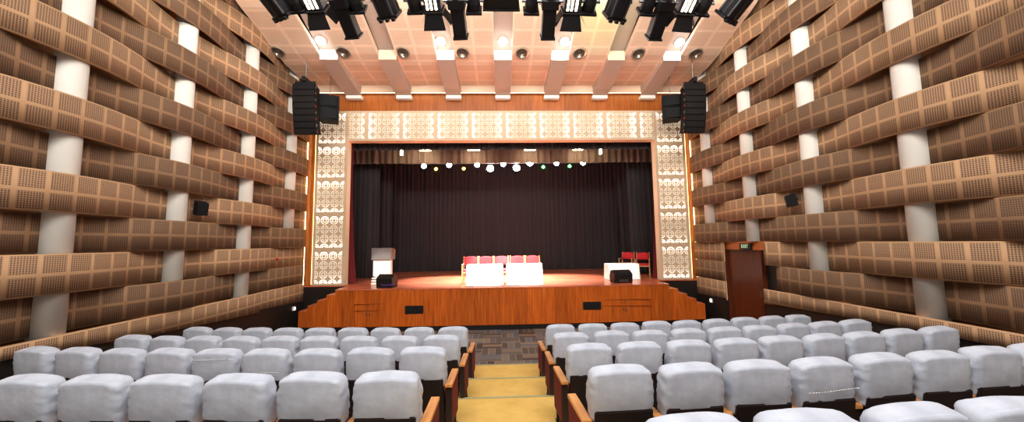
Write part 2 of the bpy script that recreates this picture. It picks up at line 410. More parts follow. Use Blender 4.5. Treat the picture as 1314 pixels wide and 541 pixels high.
# ------------------------------------------------------------------ proscenium
YP = 12.7
bm = bmesh.new()
box(bm, -7.3, -5.2, YP, YP+.25, ZF-.1, 1.13); box(bm, 5.4, 7.5, YP, YP+.25, ZF-.1, 1.13)
struct('wall_front', bm, M['blackwall'], 'black wall base below the proscenium either side of stage', 'wall')
bm = bmesh.new(); box(bm, -7.35, 7.55, YP, YP+.5, 7.29, 10.)
struct('trim_2', bm, M['frieze'], 'orange brown wood frieze above the pierced proscenium beam', 'trim')
for n, (a, b) in enumerate(((-7.2, -6.475), (6.775, 7.4))):
    bm = bmesh.new(); box(bm, a, b, YP+.06, YP+.4, 1.13, 7.29)
    struct('trim_%d' % (3+n), bm, M['frieze'], 'tall wood strip between %s wall and pierced pilaster' % ('left', 'right')[n], 'trim')
def fret_panel(name, label, x0, x1, z0, z1, vertical, u_off):
    t = thing(name, label, 'panel', (0, 0, 0), 0, 'pierced proscenium panels')
    bm = bmesh.new(); uvl = bm.loops.layers.uv.new('UVMap')
    vs = [bm.verts.new(p) for p in ((x0, YP-.02, z0), (x1, YP-.02, z0), (x1, YP-.02, z1), (x0, YP-.02, z1))]
    f = bm.faces.new(vs)
    for lp in f.loops:
        c = lp.vert.co
        lp[uvl].uv = ((c.z-u_off, c.x-x0) if vertical else (c.x-u_off, c.z-z0))
    obj('pierced_face', bm, M['fret'], t)
    bm = bmesh.new(); q = .03
    box(bm, x0, x1, YP-.019, YP+.3, z0, z0+q); box(bm, x0, x1, YP-.019, YP+.3, z1-q, z1); box(bm, x0, x0+q, YP-.019, YP+.3, z0+q, z1-q); box(bm, x1-q, x1, YP-.019, YP+.3, z0+q, z1-q)
    box(bm, x0+q, x1-q, YP+.27, YP+.3, z0+q, z1-q)
    obj('light_box', bm, M['lightbox'], t)
    bm = bmesh.new(); uvl = bm.loops.layers.uv.new('UVMap')
    f = bm.faces.new([bm.verts.new(p) for p in ((x0+q, YP+.10, z0+q), (x1-q, YP+.10, z0+q), (x1-q, YP+.10, z1-q), (x0+q, YP+.10, z1-q))])
    for lp in f.loops:
        c = lp.vert.co; lp[uvl].uv = ((c.z-u_off, c.x-x0) if vertical else (c.x-u_off, c.z-z0))
    obj('diffuser', bm, M['diffuser'], t)
    lo, hi = (z0, z1) if vertical else (x0, x1)
    k = math.ceil((lo-u_off)/1.225)
    while u_off+k*1.225 < hi-.02:
        c = u_off+k*1.225
        if c > lo+.02:
            p, q2 = ((x0+.1, YP+.07, c), (x1-.1, YP+.07, c)) if vertical else ((c, YP+.07, z0+.1), (c, YP+.07, z1-.1))
            obj('light_tube', T(p, q2, .022, n=8), M['tube'], t)
        k += 1
    return t
fret_panel('pierced_pilaster', 'cream pierced pilaster of lit arc cut-outs left of the stage', -6.47, -5.37, 1.16, 7.29, True, 1.16)
fret_panel('pierced_pilaster', 'cream pierced pilaster of lit arc cut-outs right of the stage', 5.66, 6.77, 1.16, 7.29, True, 1.16)
fret_panel('pierced_beam', 'cream pierced beam of lit arc cut-outs above the stage opening', -5.37, 5.66, 6.2, 7.29, False, -4.72)
# glowing cove strips
for nm, a, b, m_, lab in (('cove_light', (-6.74, YP-.03, 1.2), (-6.74, YP-.03, 6.9), 'led_warm', 'thin glowing strip between left wall bands and wood'),
                    ('cove_light', (6.95, YP-.03, 1.2), (6.95, YP-.03, 6.9), 'led_warm', 'thin glowing strip between right wall bands and wood'),
                    ('cove_light', (-6.50, YP+.03, 1.2), (-6.50, YP+.03, 6.9), 'led_amber', 'amber glow line along the outer edge of left pilaster'),
                    ('cove_light', (6.80, YP+.03, 1.2), (6.80, YP+.03, 6.9), 'led_amber', 'amber glow line along the outer edge of right pilaster')):
    tag(obj(nm, T(a, b, .010, n=8), M[m_]), lab, 'light', 'vertical cove lights')

# ------------------------------------------------------------------ stage
ZS = 1.15
yf = lambda x: 11.45+.21*((x-.13)/6.4)**2
XL, XR = -5.17, 5.41
t = thing('stage_platform', 'raised stage with orange wood front and reddish board deck', 'stage')
N = 30; fx = [XL+(XR-XL)*i/N for i in range(N+1)]
bm = bmesh.new()
outl = [(x, yf(x)) for x in fx]
prism(bm, outl+[(XR, 12.9), (XL, 12.9)], 'z', 0, ZS-.03)
obj('fascia', bm, M['stage_front'], t)
bm = bmesh.new(); prism(bm, [(x, yf(x)-.012) for x in fx]+[(XR, YP-.02), (7.0, YP-.02), (7.0, 19), (-6.8, 19), (-6.8, YP-.02), (XL, YP-.02)], 'z', ZS-.03, ZS)
obj('deck', bm, M['deck'], t)
bm = bmesh.new(); prism(bm, [(x, yf(x)+.03) for x in fx]+[(XR, 12.8), (XL, 12.8)], 'z', ZF, 0); obj('plinth', bm, M['black'], t)
for a, b, z0, z1 in ((-2.98, -2.41, .385, .63), (2.58, 3.15, .40, .645)):
    bm = bmesh.new(); y = yf((a+b)/2)-.012
    box(bm, a, b, y-.006, y+.05, z0, z1)
    for i in range(7): box(bm, a+.02, b-.02, y-.014, y-.004, z0+.02+i*.032, z0+.034+i*.032)
    obj('vent_grille', bm, M['black'], t)
for a, b, s in ((-4.55, -3.63, 1), (3.2, 4.75, -1)):       # access door outlines and latches
    y = min(yf(a), yf(b))-.004
    bm = bmesh.new()
    for q in ((a, b, .70, .704), (a, a+.004, .0, .70), (b-.004, b, .0, .70), (a, b, .50, .503)): box(bm, q[0], q[1], y-.004, y+.03, q[2], q[3])
    obj('access_door', bm, M['lintel'], t)
    xm = a+.46*(b-a)
    for dx, z in ((0, .67), (0, .58), (-.04, .40), (.05, .40), (-.04, .36), (.05, .35)):
        obj('latch', B(xm+dx-.013, xm+dx+.013, y-.02, y+.01, z, z+.03), M['steel'], t)
for sg, lab in ((-1, 'orange wood steps up the left end of the stage'), (1, 'orange wood steps up the right end of the stage')):
    t = thing('stage_steps', lab, 'steps')
    xs_ = [XL, -5.44, -5.73, -6.03, -6.31] if sg < 0 else [XR, 5.71, 6.0, 6.30, 6.59]
    for i in range(4):
        a, b = sorted((xs_[i], xs_[i+1])); z = ZS-.165*(i+1); y0 = yf((a+b)/2)
        bm = bmesh.new(); box(bm, a, b, y0, y0+.06, 0, z); box(bm, a, b, y0+.06, YP-.01, z-.17 if i < 3 else 0, z-.03)
        obj('riser', bm, M['stage_front'], t)
        obj('tread', B(a-.01 if sg < 0 else a, b if sg < 0 else b+.01, y0+.06, YP-.02, z-.03, z), M['deck'], t)
    a, b = sorted((xs_[0], xs_[4])); obj('plinth', B(a, b, yf(b)+.04, YP-.02, ZF, 0), M['black'], t)

# stage house
bm = bmesh.new()
box(bm, -8.1, -8.0, 12.9, 19.3, 0, 9.5); struct('wall_stage_left', bm, M['black'])
bm = bmesh.new(); box(bm, 8.2, 8.3, 12.9, 19.3, 0, 9.5); struct('wall_stage_right', bm, M['black'])
bm = bmesh.new(); box(bm, -8.1, 8.3, 19.2, 19.3, 0, 9.5); struct('wall_stage_back', bm, M['black'])
bm = bmesh.new(); box(bm, -8.1, 8.3, 12.9, 19.3, 9.4, 9.5); struct('ceiling_stage', bm, M['black'])

def curtain(name, label, x0, x1, y, z0, z1, fold, amp, mat, flare=0., seed=1, cat='curtain', group=None, slant=0.):
    rnd = random.Random(seed); bm = bmesh.new(); nf = max(2, int((x1-x0)/fold)); nx = nf*8; nz = 10
    ph = []; a = 0.
    for i in range(nx+1):
        ph.append(a); a += pi2/8*(.6+.8*rnd.random())
    am = [amp*(.5+.9*noise.noise(Vector((i*.13, seed*3.1, 0)))) for i in range(nx+1)]
    g = []
    for j in range(nz+1):
        s = j/nz; row = []
        for i in range(nx+1):
            x = x0+(x1-x0)*i/nx; w = 1-s
            xx = x+(x-(x0+x1)/2)*flare*w**3+.03*math.sin(ph[i]*.5+s*2)*w+slant*w
            row.append(bm.verts.new((xx, y+math.sin(ph[i])*am[i]*(1+.4*w)+.012*noise.noise(Vector((x*2, s*3, seed))), z0+(z1-z0)*s)))
        g.append(row)
    for j in range(nz):
        for i in range(nx): bm.faces.new((g[j][i], g[j][i+1], g[j+1][i+1], g[j+1][i]))
    return tag(obj(name, bm, mat, smooth=True), label, cat, group)
curtain('back_curtain', 'long black pleated curtain across the back of the stage', -7.6, 7.9, 18.3, ZS+.01, 8.2, .22, .055, M['velvet'], seed=3)
for n, (a, b, y) in enumerate(((-7.9, -5.05, 15.2), (-7.9, -5.0, 16.8), (5.45, 8.1, 15.4), (5.5, 8.1, 16.9))):
    curtain('leg_curtain', 'narrow black side curtain, %s on the %s of the stage' % (('front one', 'rear one')[n % 2], ('left', 'left', 'right', 'right')[n]), a, b, y, ZS+.01, 8.2, .2, .06, M['velvet'], seed=10+n, group='black side curtains', slant=(0, 0, .12, .2)[n])
curtain('border_curtain', 'black border curtain along the top of the stage opening', -6.2, 6.5, 13.3, 6.02, 7.1, .2, .035, M['velvet'], seed=21)
curtain('valance', 'grey brown pleated valance lit above the stage lights', -6.5, 6.6, 14.6, 5.80, 7.2, .26, .06, M['greyvelvet'], seed=22)
curtain('house_curtain', 'red velvet curtain gathered at left edge of the stage', -5.85, -5.37, 13.2, ZS+.01, 6.9, .09, .04, M['redvelvet'], .9, 31, group='red house curtains')
curtain('house_curtain', 'red velvet curtain gathered at right edge of the stage', 5.72, 6.15, 13.2, ZS+.01, 6.9, .09, .04, M['redvelvet'], .7, 32, group='red house curtains')

# ------------------------------------------------------------------ ceiling
bm = bmesh.new(); box(bm, -7.4, 7.6, -2.5, 12.75, 9.75, 9.9)
struct('ceiling', bm, M['dark_void'], 'dark upper ceiling above the perforated strips', 'ceiling')
BX = [.14+1.745*k for k in range(-3, 4)]; BW = .265
SP = [(8.50, 9.45), (8.51, 9.2), (8.56, 8.98), (8.66, 8.82), (8.8, 8.73), (9.0, 8.66), (9.5, 8.54), (10, 8.40), (10.5, 8.235), (11, 8.14), (11.6, 8.10), (12.4, 8.115)]
def sweep(profile, x0, x1, th, mats, nu=1):
    """sheet following a (y, z) profile, underside carries UV in metres"""
    bm = bmesh.new(); uvl = bm.loops.layers.uv.new('UVMap'); s = 0; L = []
    for i, p in enumerate(profile):
        if i: s += math.dist(p, profile[i-1])
        L.append(s)
    lo = [[bm.verts.new((x, y, z)) for x in (x0, x1)] for y, z in profile]
    up = [[bm.verts.new((x, y+(th if i < 4 else 0), z+th)) for x in (x0, x1)] for i, (y, z) in enumerate(profile)]
    n = len(profile)
    for i in range(n-1):
        f = bm.faces.new((lo[i][0], lo[i+1][0], lo[i+1][1], lo[i][1])); f.material_index = 0 if i >= 5 else 1
        for lp in f.loops:
            c = lp.vert.co; k = i if lp.vert in lo[i] else i+1
            lp[uvl].uv = ((c.x-x0)/(x1-x0)*2*.62, L[k]-L[5]+.59-.08)
        for q in (bm.faces.new((up[i][0], up[i][1], up[i+1][1], up[i+1][0])), bm.faces.new((lo[i][0], up[i][0], up[i+1][0], lo[i+1][0])), bm.faces.new((lo[i][1], lo[i+1][1], up[i+1][1], up[i][1]))): q.material_index = 1
    for i in (0, n-1): bm.faces.new((lo[i][0], lo[i][1], up[i][1], up[i][0])).material_index = 1
    bmesh.ops.recalc_face_normals(bm, faces=bm.faces)
    return bm
edges = [-6.62]+[v for b in BX for v in (b-BW, b+BW)]+[6.82]
for k in range(8):
    a, b = edges[2*k], edges[2*k+1]
    bm = sweep(SP, a, b, .10, None)
    # lower front return of the strip
    box(bm, a, b, 12.40, 12.46, 7.87, 8.2, mi=1)
    tag(obj('ceiling_panel', bm, [M['ceil'], M['ceil_plain']]), 'curved perforated ceiling strip over the hall, %s from the left wall' % ORD[k+1], 'ceiling panel', 'perforated ceiling strips')
    vx = [-6.53, -4.62, -2.86, -1.09, .71, 2.46, 4.28, 6.06][k]; vy = 10.42
    t = thing('air_diffuser', 'round metal air diffuser in ceiling strip, %s from the left wall' % ORD[k+1], 'vent', (vx, vy, 8.245), 0, 'ceiling air diffusers', rot=(-.33, 0, 0))
    bm = bmesh.new()
    for r1, r2, z1, z2 in ((.215, .205, .02, -.03), (.205, .17, -.03, -.02), (.15, .145, .0, .0)):
        tube(bm, (0, 0, z2), (0, 0, z1), r2, r1, n=32, cap=False)
    obj('rim', bm, M['chrome'], t, smooth=True)
    bm = bmesh.new(); tube(bm, (0, 0, -.02), (0, 0, .06), .185, .14, n=32)
    obj('throat', bm, M['dark_void'], t)
    bm = bmesh.new()
    for r in (.14, .095, .05): tube(bm, (0, 0, -.03-.02*(.14-r)/.09), (0, 0, .0), r, r-.025, n=28, cap=False)
    obj('cone', bm, M['chrome'], t, smooth=True)
for k, b in enumerate(BX):
    x0, x1 = b-BW, b+BW
    up = [(8.62, 9.35), (8.8, 9.1), (9.1, 8.95), (9.6, 8.77), (10.1, 8.58), (10.56, 8.40)]
    t = thing('ceiling_beam', 'grey ceiling beam between perforated strips, %s from the left wall' % ORD[k+1], 'beam', group='grey ceiling beams')
    bm = bmesh.new(); prism(bm, up+[(10.56, 8.55), (8.62, 9.55)], 'x', x0-.03, x1+.03); obj('recess_board', bm, M['beam'], t)
    bm = bmesh.new(); prism(bm, [(10.55, 8.39), (10.55, 8.085), (11.3, 7.93), (12.0, 7.80), (12.4, 7.757), (12.4, 8.2), (11.5, 8.3)], 'x', x0, x1); obj('lower_beam', bm, M['beam'], t)
    obj('cross_face', B(x0, x1, 10.535, 10.55, 8.085, 8.39), M['white' if k in (0, 2, 3, 4, 6) else 'ceil_plain'], t)  # downlight put into the colour: white where it falls, cream elsewhere
    obj('end_lip', B(x0, x1, 12.4, 12.6, 7.643, 7.757), M['white'], t)  # light from the stage on the lip put in as white paint
    if k in (0, 2, 3, 4, 6):
        q = thing('downlight', 'bright round downlight in ceiling recess of the %s beam from left' % ORD[k+1], 'light', (b+(-.1 if k < 3 else .1 if k > 3 else 0), 10.24, 8.505), 0, 'ceiling downlights', rot=(-.36, 0, 0))
        obj('trim_ring', T((0, 0, -.03), (0, 0, .03), .15, n=24), M['white'], q)
        obj('lens', T((0, 0, -.04), (0, 0, -.02), .125, n=24), M['lamp_big'], q)
        ld = bpy.data.lights.new('downlight_lamp', 'POINT'); ld.energy = 9; ld.color = (.95, .97, 1.); ld.shadow_soft_size = .09
        lo = bpy.data.objects.new('downlight_lamp', ld); COL.objects.link(lo); lo.location = (q.location.x, 10.2, 8.36)
for a, b, lab in ((-6.6, 6.8, 'thin glowing cove line under the ceiling edge above the frieze'),):
    tag(obj('cove_light', B(a, b, 12.5, 12.53, 7.885, 7.90), M['led_cove']), lab, 'light')

# ------------------------------------------------------------------ loudspeaker arrays
def line_array(sg, x, label, label2):
    t = thing('line_array', label, 'speaker', (x, 10.62, 8.1), 0, 'hung line arrays')
    hx = .335; n = 8; h = .192; th = 0.; y, z = 0., -.72
    for i in range(n):
        th = math.radians(-1+2.4*i)
        bm = bmesh.new(); prism(bm, [(-hx, 0), (hx, 0), (hx*.78, .42), (-hx*.78, .42)], 'z', -h, -.006)
        bmesh.ops.bevel(bm, geom=[e for e in bm.edges], offset=.008, segments=1, affect='EDGES')
        bmesh.ops.rotate(bm, verts=bm.verts, cent=(0, 0, 0), matrix=Matrix.Rotation(th, 3, 'X'))
        m = obj('speaker_module', bm, M['matte'], t, (0, y, z))
        bm = bmesh.new(); box(bm, -hx*.9, hx*.9, -.008, .001, -h+.02, -.03)
        bmesh.ops.rotate(bm, verts=bm.verts, cent=(0, 0, 0), matrix=Matrix.Rotation(th, 3, 'X'))
        obj('grille', bm, M['fixture'], m)
        bm = bmesh.new(); box(bm, -sg*hx*.93-.02, -sg*hx*.93+.02, .05, .09, -h*.65, -h*.35); obj('latch', bm, M['red'] if i % 2 else M['steel'], m)
        y += math.sin(th)*h; z -= math.cos(th)*h
    obj('fly_bar', (lambda b: (box(b, -.30, .30, .05, .12, -.70, -.64), box(b, -.05, .05, -.05, .5, -.66, -.52)) and b)(bmesh.new()), M['black'], t)
    obj('hanger', T((0, .1, -.55), (0, .1, .12), .012), M['steel'], t)
    t = thing('speaker_cluster', label2, 'speaker', (x-sg*.36, 11.45, 8.28), -sg*.3, 'rear hung speakers')
    for i in range(2):
        bm = bmesh.new(); prism(bm, [(-.3, -.1), (.3, 0), (.25, .45), (-.25, .45)], 'z', -1.32-.42*i, -.92-.42*i)
        c = obj('cabinet', bm, M['matte'], t)
        obj('grille', B(-.24, .24, -.085, -.03, -1.28-.42*i, -.96-.42*i), M['matte'], c)
    obj('hanger', T((0, .2, -.95), (0, .2, .1), .012), M['steel'], t)
line_array(-1, -5.84, 'tall black line array speaker hung at left of the stage', 'smaller black speaker cluster hung behind left line array')
line_array(1, 6.10, 'tall black line array speaker hung at right of the stage', 'smaller black speaker cluster hung behind right line array')

# ------------------------------------------------------------------ hanging spotlights
YB, ZBAR = 5.9, 7.12
tag(obj('lighting_bar', (lambda b: (tube(b, (-4.6, YB, ZBAR), (5.0, YB, ZBAR), .03), [tube(b, (x, YB, ZBAR), (x, YB, 9.8), .012) for x in (-4, -1.3, 1.6, 4.4)]) and b)(bmesh.new()), M['black']), 'black pipe carrying the row of stage spotlights', 'bar')
NFIX = [0]
def aim(o, target):
    d = Vector(target)-o.location; o.rotation_euler = d.to_track_quat('Y', 'Z').to_euler()
WORD = {'large': 'large black ribbed flood lantern', 'small': 'small black stubby lantern', 'barn': 'lit lantern with open barn doors', 'profile': 'long black profile spotlight', 'box': 'wide black box lantern'}
cnt = {}
FIX = [(-3.86, 'large'), (-3.52, 'small'), (-3.18, 'barn'), (-2.72, 'profile'), (-2.49, 'small'), (-1.99, 'large'), (-1.47, 'small'), (-1.14, 'barn'), (-.72, 'profile'), (-.43, 'small'), (.06, 'box'), (.60, 'small'), (.92, 'profile'), (1.32, 'barn'), (1.64, 'small'), (2.17, 'large'), (2.70, 'small'), (2.97, 'profile'), (3.38, 'barn'), (3.72, 'small'), (4.30, 'large')]
tot = {}
for _, k in FIX: tot[k] = tot.get(k, 0)+1
for x, kind in FIX:
    cnt[kind] = cnt.get(kind, 0)+1; i = cnt[kind]
    lab = WORD[kind]+' above the hall'+(', %s of its kind from left' % ORD[i] if tot[kind] > 1 else ' in the middle of the row')
    t = thing('stage_spotlight', lab, 'spotlight', (x, 6.0, {'box': 6.95, 'profile': 6.72}.get(kind, 6.78)), 0, 'spotlights on the bar above the hall')
    tgt = {'large': (x*.15+.1, 13.5, 1.2), 'small': (x*.75, 13, 3.), 'barn': (x*.8+.05, 12.5, 2.6), 'profile': (x*.72+.3, 14, .6), 'box': (x, 13, 3.)}[kind]
    aim(t, tgt)
    Q = t.rotation_euler.to_matrix(); inv = Q.inverted()
    if kind == 'large':
        bm = bmesh.new(); pts = [(.20*math.cos(a), .17*math.sin(a)) for a in [pi2*i/10+.3 for i in range(10)]]
        prism(bm, pts, 'y', -.25, .22)
        bmesh.ops.bevel(bm, geom=list(bm.edges), offset=.012, segments=1, affect='EDGES'); obj('housing', bm, M['fixture'], t)
        bm = bmesh.new()
        for a in [pi2*i/10+.3 for i in range(0, 10, 2)]:
            bm = bmesh.new(); box(bm, .2*math.cos(a)-.018, .2*math.cos(a)+.018, -.24, .21, .17*math.sin(a)-.018, .17*math.sin(a)+.018); obj('rib', bm, M['fixture2'], t)
        bm = bmesh.new(); box(bm, -.19, .19, .22, .27, -.15, .15); obj('colour_frame', bm, M['fixture'], t)
        bm = bmesh.new()
        for dx in (-.12, 0, .12): box(bm, dx-.03, dx+.03, .25, .30, -.19, -.13)
        obj('clip', bm, M['fixture'], t); top = .17
    elif kind == 'small':
        bm = bmesh.new(); tube(bm, (0, -.16, 0), (0, .02, 0), .085, .12, n=16); tube(bm, (0, .02, 0), (0, .17, 0), .12, .12, n=16); obj('housing', bm, M['fixture'], t)
        bm = bmesh.new(); box(bm, -.14, .14, .15, .19, -.13, .13); obj('colour_frame', bm, M['fixture'], t)
        for s in (-1, 1): obj('tilt_knob', T((s*.11, .0, 0), (s*.18, .0, 0), .025, n=10), M['fixture2'], t)
        top = .12
    elif kind == 'box':
        obj('housing', B(-.31, .31, -.16, .2, -.2, .2, bev=.02), M['fixture'], t)
        obj('colour_frame', B(-.33, .33, .2, .23, -.22, .22), M['fixture'], t); top = .2
    elif kind == 'profile':
        bm = bmesh.new(); tube(bm, (0, -.36, 0), (0, -.1, 0), .11, .135, n=16); obj('lamp_house', bm, M['fixture'], t)
        bm = bmesh.new(); box(bm, -.15, .15, -.1, .06, -.13, .13, bev=.015); box(bm, -.12, .12, .06, .54, -.11, .11, bev=.02); obj('lens_barrel', bm, M['fixture'], t)
        bm = bmesh.new(); box(bm, -.135, .135, .54, .57, -.13, .13); obj('colour_frame', bm, M['fixture'], t)
        for s in (-1, 1): obj('shutter_handle', T((s*.13, -.05, 0), (s*.23, -.05, 0), .02, n=10), M['fixture2'], t)
        top = .13
    else:
        bm = bmesh.new(); box(bm, -.15, .15, -.2, .14, -.13, .13, bev=.03); obj('housing', bm, M['darksteel'], t)
        bm = bmesh.new()
        for dx in (-.09, -.02, .06): box(bm, dx-.016, dx+.018, -.15, .10, -.137, -.127)
        obj('lamp_opening', bm, M['lamp_warm'], t)
        obj('colour_frame', B(-.17, .17, .14, .17, -.16, .16), M['fixture'], t)
        for nm, vs in (('lower', ((-.15, .17, -.15), (.15, .17, -.15), (.2, .40, -.27), (-.2, .40, -.27))), ('side', ((.16, .17, -.14), (.16, .17, .14), (.29, .36, .18), (.29, .36, -.18))), ('other', ((-.16, .17, -.14), (-.16, .17, .14), (-.26, .38, .16), (-.26, .38, -.16))), ('up', ((-.15, .17, .15), (.15, .17, .15), (.2, .38, .26), (-.2, .38, .26)))):
            bm = bmesh.new(); f = bm.faces.new([bm.verts.new(v) for v in vs]); bmesh.ops.solidify(bm, geom=[f], thickness=.012)
            obj('barn_door', bm, M['fixture'], t)
        top = .13
    # yoke and clamp up to the pipe
    up = inv @ (Vector((x, YB, ZBAR))-t.location)
    w = {'large': .24, 'small': .16, 'box': .35, 'profile': .18, 'barn': .19}[kind]
    bm = bmesh.new(); k2 = up*.7
    for s in (-1, 1): tube(bm, (s*w, 0, 0), (s*w*.95+k2.x, k2.y, k2.z), .012, n=8)
    tube(bm, (-w*.95+k2.x, k2.y, k2.z), (w*.95+k2.x, k2.y, k2.z), .014, n=8); tube(bm, k2, up, .025, n=10)
    obj('yoke', bm, M['fixture'], t)

# ------------------------------------------------------------------ lights over the stage
t0 = tag(obj('lighting_bar', T((-4.2, 15.62, 6.02), (4.4, 15.62, 6.02), .025), M['steel']), 'thin lighting bar above the stage behind the valance', 'bar')
SL = [(-3.28, 5.88, 'w'), (-2.76, 5.75, 'a'), (-2.19, 5.92, 'w'), (-1.56, 5.76, 'a'), (-.98, 5.92, 'w'), (-.41, 5.76, 'W'), (.16, 5.94, 'w'), (.74, 5.78, 'W'), (1.33, 6.0, 'W'), (1.91, 5.81, 'g'), (2.49, 5.97, 'w'), (3.07, 5.84, 'g'), (3.67, 5.98, 'w')]
cc = {}
for x, z, c in SL:
    nm = {'w': 'white', 'W': 'large glaring white', 'a': 'amber', 'g': 'green'}[c]; cc[c] = cc.get(c, 0)+1
    t = thing('stage_light', '%s stage light glowing over the stage, %s such from the left' % (nm, ORD[cc[c]]), 'spotlight', (x, 15.5, z), 0, 'lit lights above the stage', rot=(-.25, 0, 0))
    bm = bmesh.new(); tube(bm, (0, .26, 0), (0, 0, 0), .085, .12, n=16); obj('housing', bm, M['fixture'], t)
    r = {'w': .11, 'W': .15, 'a': .07, 'g': .07}[c]
    bm = bmesh.new(); rr = bmesh.ops.create_uvsphere(bm, u_segments=16, v_segments=8, radius=r); bmesh.ops.scale(bm, vec=(1, .35, 1), verts=bm.verts)
    obj('lens', bm, M[{'w': 'lamp_white', 'W': 'lamp_big', 'a': 'lamp_amber', 'g': 'lamp_green'}[c]], t, (0, -.01, 0), smooth=True)
    obj('yoke', T((0, .12, .1), (0, .12, max(.14, 6.03-z)), .012, n=8), M['fixture'], t)
tag(obj('lighting_bar', T((-4.4, 14.1, 6.5), (4.6, 14.1, 6.5), .025), M['steel']), 'lighting bar high between border curtain and valance', 'bar')
for n, (x, w) in enumerate(((-3.85, .09), (-2.95, .24), (-1.02, .26), (1.22, .24), (3.15, .22), (4.05, .09))):
    t = thing('flood_light', 'small %s flood light before the valance, %s from left' % (('upright', 'wide')[w > .1], ORD[n+1]), 'spotlight', (x, 14.1, 6.24), 0, 'flood lights before the valance')
    obj('housing', B(-w, w, -.1, .1, .0, .1, bev=.01), M['fixture'], t)
    obj('lens', B(-w*.9, w*.9, -.11, .09, -.03, .0) if w > .1 else B(-.04, .04, -.11, .0, -.22, -.02), M['lamp_warm'], t)
    obj('hanger', T((0, 0, .1), (0, 0, .27), .012, n=8), M['fixture'], t)

# ------------------------------------------------------------------ furniture on the stage
def draped_table(label, x0, x1, y0, y1, z1, group='white draped tables'):
    t = thing('draped_table', label, 'table', ((x0+x1)/2, (y0+y1)/2, ZS), 0, group)
    hx, hy, h = (x1-x0)/2, (y1-y0)/2, z1-ZS
    bm = bmesh.new(); ring = []
    def outline(out, wav):
        pts = []; n = 22
        for s in range(4):
            for i in range(n):
                u = -1+2*i/n
                p = [(u*hx, -hy), (hx, u*hy), (-u*hx, hy), (-hx, -u*hy)][s]; nn = [(0, -1), (1, 0), (0, 1), (-1, 0)][s]
                o_ = out+wav*math.sin(i*1.9+s)
                pts.append((p[0]+nn[0]*o_, p[1]+nn[1]*o_))
        return pts
    levels = [(h, 0, 0), (h-.02, .006, 0), (h*.6, .012, .004), (h*.3, .018, .009), (.012, .024, .013)]
    for z, o_, w in levels: ring.append([bm.verts.new((a, b, z)) for a, b in outline(o_, w)])
    bm.faces.new(ring[0])
    for a, b in zip(ring, ring[1:]):
        for i in range(len(a)): bm.faces.new((a[i], b[i], b[(i+1) % len(a)], a[(i+1) % len(a)]))
    bmesh.ops.recalc_face_normals(bm, faces=bm.faces)
    obj('tablecloth', bm, M['whitecloth'], t)
    for sx in (-1, 1):
        for sy in (-1, 1): obj('leg', B(sx*(hx-.06)-.02, sx*(hx-.06)+.02, sy*(hy-.06)-.02, sy*(hy-.06)+.02, 0, h-.03), M['steel'], t)
draped_table('white draped table at front of stage, left one of the pair', -1.10, .06, 11.75, 12.35, 1.83)
draped_table('white draped table at front of stage, right one of the pair', .20, 1.34, 11.75, 12.35, 1.83)
draped_table('low white draped table near the red chairs on stage right side', 3.88, 4.98, 12.95, 13.5, 1.72)

def armchair_parts(t, pad):
    """wooden framed visitor chair facing -Y, origin on the floor"""
    for sx in (-1, 1):
        obj('leg', (lambda b: (tube(b, (sx*.26, -.24, 0), (sx*.26, -.22, .64), .022, n=8)) and b)(bmesh.new()), M['beech'], t)
        bm = bmesh.new(); tube(bm, (sx*.25, .28, 0), (sx*.25, .20, .45), .022, n=8); tube(bm, (sx*.25, .20, .45), (sx*.245, .28, .92), .022, .018, n=8); obj('leg', bm, M['beech'], t)
        bm = bmesh.new(); box(bm, sx*.26-.03, sx*.26+.03, -.27, .24, .63, .665, bev=.012); obj('arm', bm, M['beech'], t)
    obj('seat_rail', (lambda b: (box(b, -.25, .25, -.23, -.20, .36, .41), box(b, -.25, .25, .2, .22, .36, .41)) and b)(bmesh.new()), M['beech'], t)
    obj('seat', B(-.24, .24, -.26, .22, .41, .48, bev=.025), pad, t)
    bm = bmesh.new(); r = box(bm, -.235, .235, -.03, .03, 0, .30)
    bmesh.ops.subdivide_edges(bm, edges=list(bm.edges), cuts=3, use_grid_fill=True)
    for v in bm.verts:
        u = v.co.x/.235; w = v.co.z/.30
        if w > .5: v.co.z -= .05*u*u*(w-.5)*2
        v.co.y += .05*u*u*-1+.03
    bmesh.ops.rotate(bm, verts=bm.verts, cent=(0, 0, 0), matrix=Matrix.Rotation(-.17, 3, 'X'))
    obj('backrest', bm, pad, t, (0, .22, .62), smooth=True)
SIDE = ['leftmost', 'second from the left', 'middle one', 'second from the right', 'rightmost']
for n, x in enumerate((-1.06, -.52, .02, .59, 1.14)):
    t = thing('visitor_chair', 'red padded wooden chair behind the white stage tables, %s of five' % SIDE[n], 'chair', (x, 12.75, ZS), 0, 'red chairs on stage'); armchair_parts(t, M['redpad'])
t = thing('visitor_chair', 'red padded wooden armchair at right edge of stage, beside red curtain', 'chair', (5.72, 14.45, ZS), -.45, 'red chairs on stage'); armchair_parts(t, M['redpad'])
t = thing('visitor_chair', 'red padded wooden armchair between draped table and the last red chair', 'chair', (5.32, 15.15, ZS), -.6, 'red chairs on stage'); armchair_parts(t, M['redpad'])

